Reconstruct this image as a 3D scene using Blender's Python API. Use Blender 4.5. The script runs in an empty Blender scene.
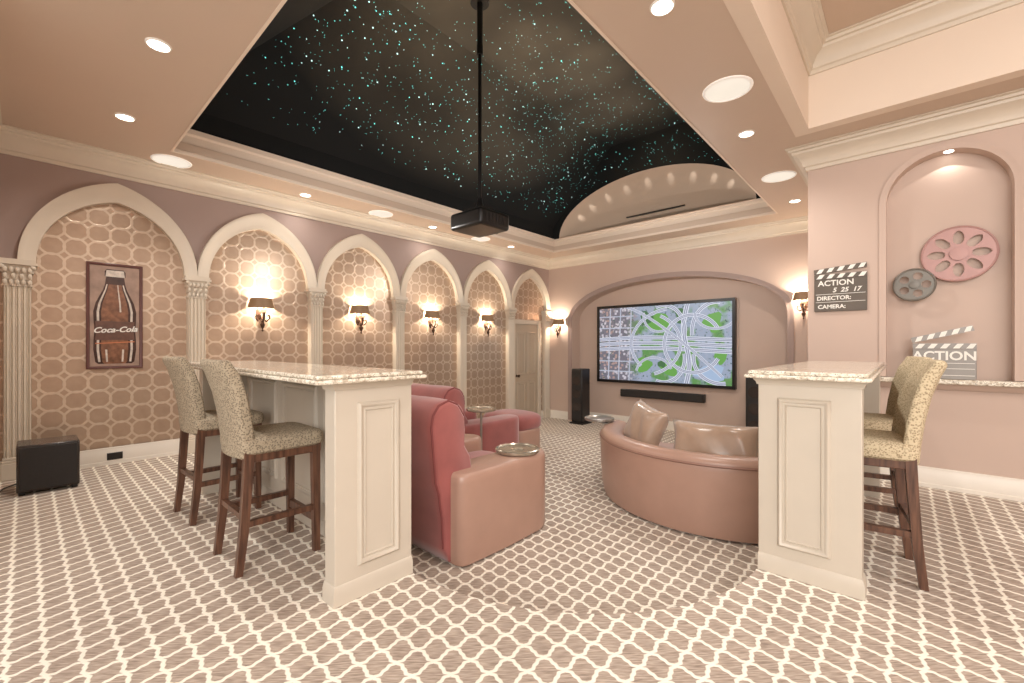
import bpy, bmesh, math, random
from mathutils import Vector, Matrix
random.seed(7)
PI=math.pi
C=bpy.context.scene.collection
SC=bpy.context.scene
try:
    SC.view_settings.view_transform='Standard'
    SC.view_settings.look='None'
except Exception: pass

# ---------------------------------------------------------------- materials
def lin(c):
    r=[]
    for v in c[:3]:
        v=v/255.0
        r.append(v/12.92 if v<=0.04045 else ((v+0.055)/1.055)**2.4)
    return (r[0],r[1],r[2],1)
class NT:
    def __init__(s,name):
        s.m=bpy.data.materials.new(name); s.m.use_nodes=True
        s.t=s.m.node_tree; s.b=s.t.nodes.get('Principled BSDF')
    def n(s,typ,**k):
        o=s.t.nodes.new(typ)
        for a,b in k.items(): setattr(o,a,b)
        return o
    def link(s,a,b): s.t.links.new(a,b)
    def math(s,op,a,b=0.0,c=None):
        o=s.n('ShaderNodeMath',operation=op)
        for i,v in enumerate((a,b) if c is None else (a,b,c)):
            if isinstance(v,(int,float)): o.inputs[i].default_value=v
            else: s.link(v,o.inputs[i])
        return o.outputs[0]
    def mix(s,f,a,b):
        o=s.n('ShaderNodeMix',data_type='RGBA')
        for i,v in ((0,f),(6,a),(7,b)):
            if isinstance(v,(int,float)): o.inputs[i].default_value=v
            elif isinstance(v,tuple): o.inputs[i].default_value=v
            else: s.link(v,o.inputs[i])
        return o.outputs[2]
    def noise(s,scale,detail=3,vec=None):
        o=s.n('ShaderNodeTexNoise'); o.inputs['Scale'].default_value=scale; o.inputs['Detail'].default_value=detail
        if vec is not None: s.link(vec,o.inputs['Vector'])
        return o.outputs[0]
    def pos(s):
        g=s.n('ShaderNodeNewGeometry'); x=s.n('ShaderNodeSeparateXYZ'); s.link(g.outputs['Position'],x.inputs[0])
        return g.outputs['Position'],x.outputs[0],x.outputs[1],x.outputs[2]
    def ramp(s,f,a,b):
        o=s.n('ShaderNodeMapRange'); s.link(f,o.inputs[0]); o.inputs[1].default_value=a; o.inputs[2].default_value=b
        return o.outputs[0]
    def bump(s,h,st,dist=0.01):
        o=s.n('ShaderNodeBump'); o.inputs['Strength'].default_value=st; o.inputs['Distance'].default_value=dist
        s.link(h,o.inputs['Height']); s.link(o.outputs[0],s.b.inputs['Normal'])
def mat(name,col,rough=0.5,metal=0.0,vary=0.06,scale=6,bump=0.0,bscale=80,sheen=0,emit=None,es=0):
    t=NT(name)
    c=lin(col); tc=t.n('ShaderNodeTexCoord')
    n=t.noise(scale,3,tc.outputs['Object'])
    d=tuple(max(0,v*(1-vary*2)) for v in c[:3])+(1,)
    l=tuple(min(1,v*(1+vary)) for v in c[:3])+(1,)
    t.link(t.mix(n,d,l),t.b.inputs['Base Color'])
    t.b.inputs['Roughness'].default_value=rough; t.b.inputs['Metallic'].default_value=metal
    if bump: t.bump(t.noise(bscale,4,tc.outputs['Object']),bump,0.005)
    if sheen: t.b.inputs['Sheen Weight'].default_value=sheen
    if emit:
        t.b.inputs['Emission Color'].default_value=lin(emit); t.b.inputs['Emission Strength'].default_value=es
    return t.m
def carpet_mat():
    t=NT('carpet'); P,x,y,z=t.pos()
    p=0.099
    u=t.math('MULTIPLY',x,1/p); v=t.math('MULTIPLY',y,-1/p)
    def wav(q): return t.math('ADD',t.math('MULTIPLY',t.math('SINE',t.math('MULTIPLY',q,2*PI)),0.055),t.math('MULTIPLY',t.math('SINE',t.math('MULTIPLY',q,6*PI)),-0.022))
    d1=t.math('ABSOLUTE',t.math('SUBTRACT',t.math('FRACT',t.math('SUBTRACT',u,wav(v))),0.5))
    d2=t.math('ABSOLUTE',t.math('SUBTRACT',t.math('FRACT',t.math('SUBTRACT',v,wav(u))),0.5))
    d=t.math('MINIMUM',d1,d2)
    m=t.ramp(d,0.105,0.06)
    a=t.math('ADD',x,y); b=t.math('SUBTRACT',x,y)
    cx=t.n('ShaderNodeCombineXYZ'); t.link(t.math('MULTIPLY',a,7.0),cx.inputs[0]); t.link(t.math('MULTIPLY',b,70.0),cx.inputs[1])
    st=t.noise(1.6,2,cx.outputs[0])
    fill=t.mix(t.ramp(st,0.32,0.68),lin((140,124,112)),lin((192,176,162)))
    fine=t.noise(260,2,P)
    line=t.mix(fine,lin((234,224,208)),lin((252,246,234)))
    t.link(t.mix(m,fill,line),t.b.inputs['Base Color'])
    t.b.inputs['Roughness'].default_value=0.95
    t.bump(t.math('ADD',t.math('MULTIPLY',m,0.7),t.math('MULTIPLY',fine,0.5)),0.6,0.006)
    return t.m
def paper_mat():
    t=NT('damask_wallpaper'); P,x,y,z=t.pos()
    k=1/0.235
    u=t.math('MULTIPLY',t.math('ADD',y,z),k*0.7071); v=t.math('MULTIPLY',t.math('SUBTRACT',z,y),k*0.7071)
    def cell(q,off): return t.math('SUBTRACT',t.math('FRACT',t.math('ADD',q,off)),0.5)
    def rad(ou,ov):
        a=cell(u,ou); b=cell(v,ov); return t.math('SQRT',t.math('ADD',t.math('MULTIPLY',a,a),t.math('MULTIPLY',b,b)))
    def ringm(r,R,w): return t.ramp(t.math('ABSOLUTE',t.math('SUBTRACT',r,R)),w,w*0.55)
    # interlaced circles whose rims cross one another: a scrolling trellis
    mA=ringm(rad(0.0,0.0),0.37,0.05); mB=ringm(rad(0.5,0.5),0.37,0.05)
    mC=ringm(rad(0.5,0.0),0.15,0.04); mD=ringm(rad(0.0,0.5),0.15,0.04)
    mm=t.math('MAXIMUM',t.math('MAXIMUM',mA,mB),t.math('MULTIPLY',t.math('MAXIMUM',mC,mD),0.8))
    n=t.noise(14,3,P)
    base=t.mix(n,lin((166,141,121)),lin((186,162,140)))
    hi=t.mix(n,lin((202,182,160)),lin((224,206,186)))
    t.link(t.mix(t.math('MULTIPLY',mm,0.75),base,hi),t.b.inputs['Base Color'])
    t.b.inputs['Roughness'].default_value=0.30; t.b.inputs['Metallic'].default_value=0.4
    t.bump(mm,0.3,0.003)
    return t.m
def granite_mat():
    t=NT('granite'); P,x,y,z=t.pos()
    n=t.noise(45,6,P)
    a=t.mix(t.ramp(n,0.42,0.62),lin((236,229,214)),lin((188,174,154)))
    b=t.mix(t.ramp(t.noise(150,2,P),0.60,0.66),a,lin((116,102,90)))
    t.link(b,t.b.inputs['Base Color']); t.b.inputs['Roughness'].default_value=0.1
    return t.m
def fabric_mat(name,a,b):
    t=NT(name); tc=t.n('ShaderNodeTexCoord')
    v=t.n('ShaderNodeTexVoronoi'); v.inputs['Scale'].default_value=110; t.link(tc.outputs['Object'],v.inputs['Vector'])
    f=t.ramp(v.outputs['Distance'],0.2,0.6)
    t.link(t.mix(f,lin(a),lin(b)),t.b.inputs['Base Color'])
    t.b.inputs['Roughness'].default_value=0.9; t.bump(f,0.35,0.002)
    return t.m
def wood_mat(name,a,b,rough=0.35):
    t=NT(name); tc=t.n('ShaderNodeTexCoord'); mp=t.n('ShaderNodeMapping'); mp.inputs['Scale'].default_value=(18,18,1.6)
    t.link(tc.outputs['Object'],mp.inputs[0]); n=t.noise(3,5,mp.outputs[0])
    t.link(t.mix(t.ramp(n,0.35,0.65),lin(a),lin(b)),t.b.inputs['Base Color']); t.b.inputs['Roughness'].default_value=rough
    return t.m
def sky_mat():
    t=NT('star_ceiling_painted_sheen'); P,x,y,z=t.pos()
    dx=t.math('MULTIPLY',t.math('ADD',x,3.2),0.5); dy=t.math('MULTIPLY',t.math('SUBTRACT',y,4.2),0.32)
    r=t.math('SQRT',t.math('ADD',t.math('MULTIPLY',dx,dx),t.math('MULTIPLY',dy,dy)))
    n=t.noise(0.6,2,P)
    f=t.math('MULTIPLY',t.ramp(r,1.1,0.1),t.ramp(n,0.2,0.65))  # cloudy tone; the ceiling's pale sheen is painted into the middle
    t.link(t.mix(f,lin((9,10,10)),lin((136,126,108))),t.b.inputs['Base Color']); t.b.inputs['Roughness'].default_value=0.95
    return t.m
def emis(name,col,s):
    t=NT(name); t.b.inputs['Base Color'].default_value=(0,0,0,1); g=t.noise(30,1)
    c=lin(col); t.link(t.mix(g,tuple(v*0.92 for v in c[:3])+(1,),c),t.b.inputs['Emission Color']); t.b.inputs['Emission Strength'].default_value=s
    t.b.inputs['Roughness'].default_value=0.4
    return t.m
def screen_mat():
    t=NT('screen_picture'); P,x,y,z=t.pos()
    n=t.noise(2.8,2,P)
    a=t.mix(t.ramp(n,0.42,0.50),lin((100,150,88)),lin((158,170,192)))
    v=t.n('ShaderNodeTexVoronoi'); v.inputs['Scale'].default_value=15; v.distance='CHEBYCHEV'; t.link(P,v.inputs['Vector'])
    blk=t.ramp(v.outputs['Distance'],0.36,0.32)
    left=t.ramp(x,-3.9,-4.2)
    a=t.mix(left,a,lin((120,116,128)))
    a=t.mix(t.math('MULTIPLY',blk,t.math('ADD',t.math('MULTIPLY',left,0.8),0.1)),a,t.mix(t.ramp(t.noise(5,1,P),0.45,0.55),lin((182,152,146)),lin((212,206,216))))
    a=t.mix(t.ramp(t.noise(30,3,P),0.60,0.68),a,lin((66,96,86)))
    t.b.inputs['Base Color'].default_value=(0,0,0,1)
    t.link(a,t.b.inputs['Emission Color']); t.b.inputs['Emission Strength'].default_value=0.95; t.b.inputs['Roughness'].default_value=0.3
    return t.m
M={}
M['carpet']=carpet_mat(); M['paper']=paper_mat(); M['granite']=granite_mat()
M['fabric']=fabric_mat('taupe_woven_fabric',(106,94,78),(168,154,132)); M['fabric2']=fabric_mat('golden_woven_fabric',(142,124,98),(200,184,154))
M['stoolwood']=wood_mat('stool_wood',(70,46,36),(110,76,58)); M['sky']=sky_mat(); M['screen']=screen_mat()
M['wall']=mat('beige_wall_paint',(196,173,159),0.6,vary=0.02,scale=2)
M['wall2']=mat('mauve_upper_paint',(162,141,133),0.6,vary=0.03,scale=2)
M['ceil']=mat('peach_ceiling_paint',(203,181,162),0.5,vary=0.02,scale=2)
M['ceil2']=mat('light_peach_paint',(228,210,192),0.55,vary=0.02,scale=2)
M['vault']=mat('vault_paint',(200,178,158),0.95,vary=0.02,scale=2)
M['trim']=mat('cream_trim_paint',(212,199,181),0.4,vary=0.03)
M['bar']=mat('bar_cream_paint',(198,188,173),0.4,vary=0.03)
M['base']=mat('baseboard_paint',(228,220,208),0.4,vary=0.03)
M['door']=mat('door_paint',(180,164,144),0.45,vary=0.03)
M['leather']=mat('rose_tan_leather',(170,136,120),0.32,vary=0.05,scale=8,bump=0.08,bscale=120)
M['leather2']=mat('dark_rose_leather',(144,108,94),0.4,vary=0.05,scale=8,bump=0.08,bscale=120)
M['velvet']=mat('dusty_red_velvet',(154,84,80),0.75,vary=0.2,scale=5,sheen=0.4)
M['velvet2']=mat('dark_red_piping',(124,62,60),0.75,vary=0.1,scale=5)
M['satin']=mat('champagne_satin',(168,142,122),0.26,vary=0.14,scale=9,sheen=0.3)
M['black']=mat('black_plastic',(22,20,20),0.35,vary=0.1)
M['grille']=mat('speaker_grille',(40,36,34),0.7,vary=0.15,scale=60)
M['subtop']=mat('subwoofer_veneer',(58,50,46),0.25,vary=0.1)
M['bronze']=mat('aged_bronze',(88,64,50),0.4,0.5,vary=0.2,scale=30)
M['shade']=mat('bronze_lamp_shade',(112,86,66),0.5,0.1,vary=0.1,emit=(255,196,130),es=0.10)
M['gold']=mat('brushed_tray_metal',(176,166,150),0.22,0.7,vary=0.05)
M['silver']=mat('silver_metal',(170,166,160),0.3,0.8,vary=0.05)
M['glass']=mat('candle_cup_glass',(236,222,200),0.15,vary=0.03,emit=(255,214,160),es=0.8)
M['pinkmetal']=mat('rose_metal',(176,136,130),0.45,0.15,vary=0.08)
M['greymetal']=mat('grey_metal',(112,106,98),0.4,0.3,vary=0.1)
M['signdark']=mat('sign_dark',(96,86,76),0.5,vary=0.1)
M['signlight']=mat('sign_light',(234,230,222),0.5,vary=0.04)
M['signgrey']=mat('sign_silver',(142,136,130),0.4,0.3,vary=0.1)
M['white']=mat('white_paint',(240,234,226),0.5,vary=0.03)
M['posterbrown']=mat('poster_tan_ground',(168,140,124),0.4,vary=0.35,scale=9)
M['cola']=mat('bottle_dark',(70,46,40),0.2,vary=0.4,scale=14)
M['colamid']=mat('bottle_amber',(140,96,72),0.25,vary=0.55,scale=22)
M['labelmid']=mat('bottle_label_brown',(104,72,60),0.3,vary=0.3,scale=22)
M['bottlelight']=mat('bottle_highlight',(214,202,190),0.3,vary=0.3,scale=30)
M['orange']=mat('poster_orange',(190,112,70),0.4,vary=0.2)
M['frame']=mat('poster_frame_wood',(96,56,50),0.35,vary=0.15)
M['lens']=emis('lamp_lens',(255,246,232),10)
M['stargreen']=emis('star_teal',(120,240,230),2.6); M['starwhite']=emis('star_white',(206,255,252),3.0); M['stardim']=emis('star_dim',(110,214,204),1.2)
M['road']=emis('road_pale',(226,230,242),0.98); M['road2']=emis('road_blue_grey',(146,152,178),0.95)
M['green']=emis('grass_green',(112,174,86),0.9); M['water']=emis('water_blue',(170,192,222),0.95); M['dkgreen']=emis('trees_dark',(76,120,80),0.9)
M['whitegrille']=mat('white_speaker_grille_glow',(246,242,236),0.6,vary=0.03,emit=(255,248,240),es=0.2)  # faint glow added to the grilles to lift their brown shading

# ---------------------------------------------------------------- geometry helpers
def NB(): return bmesh.new()
def quad(bm,pts):
    try: return bm.faces.new([bm.verts.new(p) for p in pts])
    except Exception: return None
def box(bm,x0,x1,y0,y1,z0,z1):
    v=[bm.verts.new(p) for p in ((x0,y0,z0),(x1,y0,z0),(x1,y1,z0),(x0,y1,z0),(x0,y0,z1),(x1,y0,z1),(x1,y1,z1),(x0,y1,z1))]
    for f in ((0,3,2,1),(4,5,6,7),(0,1,5,4),(1,2,6,5),(2,3,7,6),(3,0,4,7)): bm.faces.new([v[i] for i in f])
    return v
def loft(bm,rings,closed_ring=True,caps=True,loop=False):
    vr=[[bm.verts.new(p) for p in r] for r in rings]
    n=len(vr[0]); m=len(vr)
    for i in range(m if loop else m-1):
        a=vr[i]; b=vr[(i+1)%m]
        for j in range(n if closed_ring else n-1):
            k=(j+1)%n
            try: bm.faces.new((a[j],a[k],b[k],b[j]))
            except Exception: pass
    if caps and closed_ring and not loop:
        for r in (vr[0][::-1],vr[-1]):
            try: bm.faces.new(r)
            except Exception: pass
    return vr
def tube(bm,pts,rs,seg=10,rot=0.0,caps=True):
    pts=[Vector(p) for p in pts]
    if isinstance(rs,(int,float)): rs=[rs]*len(pts)
    rings=[]; ref=None
    for i,p in enumerate(pts):
        d=(pts[min(i+1,len(pts)-1)]-pts[max(i-1,0)]).normalized()
        if ref is None:
            ref=Vector((1,0,0)) if abs(d.x)<0.8 else Vector((0,1,0))
        a=(ref-d*ref.dot(d)).normalized(); b=d.cross(a); ref=a
        rings.append([p+(a*math.cos(rot+2*PI*k/seg)+b*math.sin(rot+2*PI*k/seg))*rs[i] for k in range(seg)])
    loft(bm,rings,True,caps)
def lathe(bm,prof,c=(0,0,0),seg=24,sx=1,sy=1):
    c=Vector(c)
    rings=[[c+Vector((r*sx*math.cos(2*PI*k/seg),r*sy*math.sin(2*PI*k/seg),z)) for k in range(seg)] for r,z in prof]
    loft(bm,rings,True,True)
def prism(bm,poly,f0,f1):
    loft(bm,[[f0(*p) for p in poly],[f1(*p) for p in poly]],True,True)
def sweep(bm,path,prof,z,side=1,closed=False):
    n=len(path); rings=[]
    def nrm(a,b):
        d=(Vector(b)-Vector(a)).normalized(); return Vector((d.y,-d.x))*side
    for i in range(n):
        p=Vector(path[i])
        ns=[]
        if i>0 or closed: ns.append(nrm(path[i-1],path[i]))
        if i<n-1 or closed: ns.append(nrm(path[i],path[(i+1)%n]))
        if len(ns)==2: m=(ns[0]+ns[1])/(1+ns[0].dot(ns[1]))
        else: m=ns[0]
        rings.append([Vector((p.x+m.x*o,p.y+m.y*o,z+h)) for o,h in prof])
    loft(bm,rings,True,not closed,closed)
def rect_frame(bm,P,u0,u1,v0,v1,prof,fill=True):
    rings=[[P(u0+i,v0+i,h),P(u1-i,v0+i,h),P(u1-i,v1-i,h),P(u0+i,v1-i,h)] for i,h in prof]
    vr=loft(bm,rings,True,False)
    if fill: bm.faces.new(vr[-1])
def superell(bm,c,a,b,cc,e1=0.35,e2=0.35,nu=28,nv=16):
    def pw(x,e): return math.copysign(abs(x)**e,x)
    rings=[]
    for j in range(nv+1):
        ph=-PI/2+PI*j/nv; ph=max(-PI/2+0.02,min(PI/2-0.02,ph))
        rings.append([Vector((c[0]+a*pw(math.cos(ph),e1)*pw(math.cos(2*PI*i/nu),e2),c[1]+b*pw(math.cos(ph),e1)*pw(math.sin(2*PI*i/nu),e2),c[2]+cc*pw(math.sin(ph),e1))) for i in range(nu)])
    loft(bm,rings,True,True)
def textbm(bm,s,size,mx,extr=0.002,shear=0.0,bold=0.0):
    cu=bpy.data.curves.new('lettering','FONT'); cu.body=s; cu.size=size; cu.extrude=extr; cu.align_x='CENTER'; cu.align_y='CENTER'; cu.shear=shear; cu.offset=bold
    cu.resolution_u=3
    ob=bpy.data.objects.new('lettering_tmp',cu); C.objects.link(ob)
    dg=bpy.context.evaluated_depsgraph_get(); dg.update()
    me=bpy.data.meshes.new_from_object(ob.evaluated_get(dg)); me.transform(mx); bm.from_mesh(me)
    bpy.data.objects.remove(ob); bpy.data.meshes.remove(me); bpy.data.curves.remove(cu)
ORG={}
def mk(name,bm,m,parent=None,world=False,smooth=True,bevel=0,ang=38,solid=0,seg=2):
    if world and parent is not None:
        o=parent
        while o.parent: o=o.parent
        bmesh.ops.translate(bm,verts=bm.verts,vec=-Vector(ORG[o.name]))
    bmesh.ops.recalc_face_normals(bm,faces=bm.faces)
    if smooth:
        for f in bm.faces: f.smooth=True
        for e in bm.edges:
            if len(e.link_faces)==2 and e.calc_face_angle(0)>math.radians(ang): e.smooth=False
    me=bpy.data.meshes.new(name); bm.to_mesh(me); bm.free()
    for x in (m if isinstance(m,list) else [m]): me.materials.append(M[x])
    o=bpy.data.objects.new(name,me); C.objects.link(o)
    if parent is not None: o.parent=parent
    if solid:
        s=o.modifiers.new('solid','SOLIDIFY'); s.thickness=solid; s.offset=0
    if bevel:
        b=o.modifiers.new('bevel','BEVEL'); b.width=bevel; b.segments=seg; b.limit_method='ANGLE'; b.angle_limit=math.radians(40)
    return o
def struct(name,bm,m,label=None,**k):
    o=mk(name,bm,m,**k); o['kind']='structure'
    if label: o['label']=label
    return o
def thing(name,label,cat,loc=(0,0,0),rz=0,group=None):
    o=bpy.data.objects.new(name,None); C.objects.link(o); o.location=loc; o.rotation_euler=(0,0,rz); o.empty_display_size=0.1
    o['label']=label; o['category']=cat
    if group: o['group']=group
    ORG[o.name]=tuple(loc); return o
def tag(o,label,cat,group=None,kind=None):
    o['label']=label; o['category']=cat
    if group: o['group']=group
    if kind: o['kind']=kind
    return o
def dup(root,loc,rz,label,group=None):
    r=root.copy(); C.objects.link(r); r.location=loc; r.rotation_euler=(0,0,rz); r['label']=label
    if group: r['group']=group
    for ch in list(root.children):
        c=ch.copy(); C.objects.link(c); c.parent=r
        for g in ch.children:
            d=g.copy(); C.objects.link(d); d.parent=c
    return r
def gothic(w,h,n=14):
    R=(w*w+h*h)/(2*w); cx=w-R; ph=math.acos(max(-1,min(1,(R-w)/R)))
    r=[(cx+R*math.cos(ph*i/n),R*math.sin(ph*i/n)) for i in range(n+1)]
    r[-1]=(0,h)
    left=[(-a,b) for a,b in r[::-1]][1:]
    return r+left
def arch_wall(bm,P,u0,u1,z0,z1,outline,zbot,depth,back=False):
    ur=outline[0][0]; ul=outline[-1][0]
    if ul-u0>1e-4: quad(bm,[P(u0,z0,0),P(ul,z0,0),P(ul,z1,0),P(u0,z1,0)])
    if u1-ur>1e-4: quad(bm,[P(ur,z0,0),P(u1,z0,0),P(u1,z1,0),P(ur,z1,0)])
    for (a,b) in zip(outline[:-1],outline[1:]):
        if abs(a[0]-b[0])>1e-6: quad(bm,[P(b[0],b[1],0),P(a[0],a[1],0),P(a[0],z1,0),P(b[0],z1,0)])
        quad(bm,[P(b[0],b[1],0),P(a[0],a[1],0),P(a[0],a[1],depth),P(b[0],b[1],depth)])
    for u,z in (outline[0],outline[-1]):
        if z-zbot>1e-4: quad(bm,[P(u,zbot,0),P(u,z,0),P(u,z,depth),P(u,zbot,depth)])
    if zbot-z0>1e-4:
        quad(bm,[P(ul,z0,0),P(ur,z0,0),P(ur,zbot,0),P(ul,zbot,0)])
        quad(bm,[P(ul,zbot,0),P(ur,zbot,0),P(ur,zbot,depth),P(ul,zbot,depth)])
    if back:
        pts=[(ur,zbot)]+list(outline)+[(ul,zbot)]
        quad(bm,[P(u,z,depth) for u,z in pts])
def band(bm,P,inner,outer,h,h0=0.0):
    rings=[]
    for a,b in zip(inner,outer):
        m1=(a[0]*0.8+b[0]*0.2,a[1]*0.8+b[1]*0.2); m2=(a[0]*0.35+b[0]*0.65,a[1]*0.35+b[1]*0.65); m3=(a[0]*0.2+b[0]*0.8,a[1]*0.2+b[1]*0.8)
        rings.append([P(a[0],a[1],h0),P(a[0],a[1],-h*0.7),P(m1[0],m1[1],-h*0.75),P(m2[0],m2[1],-h),P(m3[0],m3[1],-h*1.25),P(b[0],b[1],-h*1.25),P(b[0],b[1],h0)])
    loft(bm,rings,True,True)

# ---------------------------------------------------------------- room dimensions
XL=-6.0; YS=7.9; XR=-0.72; YN=5.15; ZC=3.13; YB=-0.30
TX0,TX1,TY0,TY1=-5.4,-1.4,0.97,7.3
Z1,Z2=-0.2,-0.4
LWp=lambda u,z,d:Vector((XL-d,u,z))
SWp=lambda u,z,d:Vector((u,YS+d,z))
NWp=lambda u,z,d:Vector((u,YN+d,z))

# floors
bm=NB()
cx,cy,rx,ry=-1.95,2.65,1.35,1.28
arcp=[]
N=36
for i in range(N+1):
    a=-PI/2*i/N
    arcp.append((cx+rx*math.cos(a),cy+ry*math.sin(a)))
poly=[(-6.1,-4.0),(4.0,-4.0),(4.0,5.3),(-0.60,5.3)]+arcp+[(-6.1,1.37)]
prism(bm,poly,lambda x,y:Vector((x,y,0)),lambda x,y:Vector((x,y,-0.6)))
struct('floor',bm,'carpet','upper carpeted floor level around the bars',smooth=False)
bm=NB(); box(bm,-6.1,-0.58,1.2,5.6,-0.6,Z1)
struct('floor_middle',bm,'carpet','middle carpeted tier under the seats',smooth=False)
bm=NB(); box(bm,-6.1,-0.58,5.6,8.35,-0.6,Z2)
struct('floor_front',bm,'carpet','lowest carpeted floor before the screen wall',smooth=False)

# left wall
cols=[-0.05,1.30,2.65,3.97,5.30,6.60,7.90]
bm=NB(); box(bm,XL-0.16,XL-0.04,YB-0.1,YS+0.1,-0.6,ZC); struct('wall_left',bm,'paper','gold damask wallpaper wall',smooth=False)
bm=NB()
quad(bm,[LWp(YB,1.98,0),LWp(cols[0],1.98,0),LWp(cols[0],ZC,0),LWp(YB,ZC,0)])
ti=1
for a,b in zip(cols[:-1],cols[1:]):
    m=(a+b)/2; hw=(b-a)/2
    out=[(m+u,1.98+z) for u,z in gothic(hw-0.03,0.82)]
    arch_wall(bm,LWp,a,b,1.98,ZC,out,1.98,0.04)
struct('wall_left_spandrels',bm,'wall2','mauve painted wall above the pointed arches',smooth=False)
for a,b in zip(cols[:-1],cols[1:]):
    m=(a+b)/2; hw=(b-a)/2; bm=NB()
    inn=[(m+u,1.98+z) for u,z in gothic(hw-0.115,0.68,18)]
    ou=[(m+u,1.98+z) for u,z in gothic(hw-0.0,0.87,18)]
    band(bm,LWp,inn,ou,0.045,0.04)
    struct('trim_%d'%ti,bm,'trim','cream pointed arch moulding'); ti+=1
bm=NB(); box(bm,-6.1,-3.6,YB-0.12,YB,-0.1,ZC); struct('wall_back',bm,'wall',smooth=False)
# screen wall
bm=NB(); sc=-3.37; sw=2.0
ol=[(sc+sw*math.cos(PI*i/36),1.72+0.74*math.sin(PI*i/36)**0.9 if 0<i<36 else 1.72) for i in range(37)]
arch_wall(bm,SWp,XL-0.1,XR+0.1,-0.5,ZC,ol,-0.5,0.3,back=True)
struct('wall_screen',bm,'wall','mauve wall with the arched screen recess',smooth=True,ang=30)
bm=NB()
inn=[(sc+sw,-0.4)]+ol+[(sc-sw,-0.4)]
ou=[(sc+sw+0.09,-0.4)]+[(sc+(sw+0.09)*math.cos(PI*i/36),1.72+0.83*math.sin(PI*i/36)**0.9 if 0<i<36 else 1.72) for i in range(37)]+[(sc-sw-0.09,-0.4)]
band(bm,SWp,inn,ou,0.02); struct('trim_%d'%ti,bm,'wall2','moulding round the screen recess'); ti+=1
bm=NB(); quad(bm,[Vector((XR,YN,-0.5)),Vector((XR,YS,-0.5)),Vector((XR,YS,ZC)),Vector((XR,YN,ZC))])
struct('wall_right_theater',bm,'wall',smooth=False)
bm=NB(); nc,nr=0.246,0.38
ol=[(nc+nr*math.cos(PI*i/30),2.46+nr*math.sin(PI*i/30)) for i in range(31)]
arch_wall(bm,NWp,XR,4.0,-0.5,ZC,ol,0.9,0.13,back=True)
struct('wall_right',bm,'wall','mauve wall with arched display niche',smooth=True,ang=30)
bm=NB()
inn=[(nc+nr,0.93)]+ol+[(nc-nr,0.93)]
ou=[(nc+nr+0.05,0.93)]+[(nc+(nr+0.05)*math.cos(PI*i/30),2.46+(nr+0.05)*math.sin(PI*i/30)) for i in range(31)]+[(nc-nr-0.05,0.93)]
band(bm,NWp,inn,ou,0.012); struct('trim_%d'%ti,bm,'wall','rounded edge of the display niche'); ti+=1
bm=NB(); box(bm,3.9,4.0,-4,5.3,0,3.9); struct('wall_hall',bm,'wall',smooth=False)

# ceilings
bm=NB()
H=0.12
box(bm,XL-0.1,TX0,YB-0.1,YS+0.4,ZC,ZC+H); box(bm,TX0,TX1,-4,TY0,ZC,ZC+H); box(bm,TX0,TX1,TY1,YS+0.4,ZC,ZC+H)
box(bm,TX1,-0.65,-4,YS+0.4,ZC,ZC+H); box(bm,-0.65,4.0,4.65,YN+0.2,ZC,ZC+H)
struct('ceiling',bm,'ceil','peach ceiling soffit round the star tray',smooth=False)
bm=NB()
sweep(bm,[(TX0,TY0),(TX0,TY1),(TX1,TY1),(TX1,TY0)],[(0.006,-0.004),(0.006,0.03),(-0.014,0.05),(-0.014,0.2),(0.012,0.22),(0.012,0.27),(-0.012,0.27),(-0.012,-0.004)],ZC,1,True)
struct('trim_%d'%ti,bm,'ceil2','fascia of the star tray'); ti+=1
bm=NB()
box(bm,-0.76,-0.645,-4,4.76,ZC-0.003,3.8); box(bm,-0.645,4.0,4.645,4.76,ZC-0.003,3.8)
struct('ceiling_hall_fascia',bm,'ceil2','light peach vertical faces of the hall tray',smooth=False)
bm=NB()
box(bm,-0.75,-0.2,-4,4.75,3.8,3.9); box(bm,-0.2,4.0,4.2,4.75,3.8,3.9); box(bm,-0.3,-0.1,-4,4.2,3.9,4.15); box(bm,-0.1,4,4.2,4.3,3.9,4.15); box(bm,-0.3,4.0,-4,4.3,4.15,4.2)
struct('ceiling_hall',bm,'ceil','raised hall ceiling',smooth=False)
CR=[(0,-0.21),(0.015,-0.21),(0.02,-0.18),(0.035,-0.17),(0.045,-0.13),(0.075,-0.085),(0.115,-0.06),(0.12,-0.04),(0.14,-0.035),(0.145,-0.015),(0.165,-0.01),(0.165,0),(0,0)]
bm=NB(); sweep(bm,[(-3.6,YB),(XL,YB),(XL,YS),(XR,YS),(XR,YN),(4.0,YN)],CR,ZC-0.001,1)
struct('trim_%d'%ti,bm,'trim','crown moulding round the room'); ti+=1
bm=NB(); sweep(bm,[(-0.645,-4),(-0.645,4.645),(4.0,4.645)],CR,3.799,1); struct('trim_%d'%ti,bm,'trim','crown moulding of the hall tray'); ti+=1
bm=NB(); sweep(bm,[(-0.1,-4),(-0.1,4.2),(4.0,4.2)],[(a*0.7,b*0.7) for a,b in CR],4.149,1); struct('trim_%d'%ti,bm,'trim','inner crown moulding of the hall tray'); ti+=1

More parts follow.
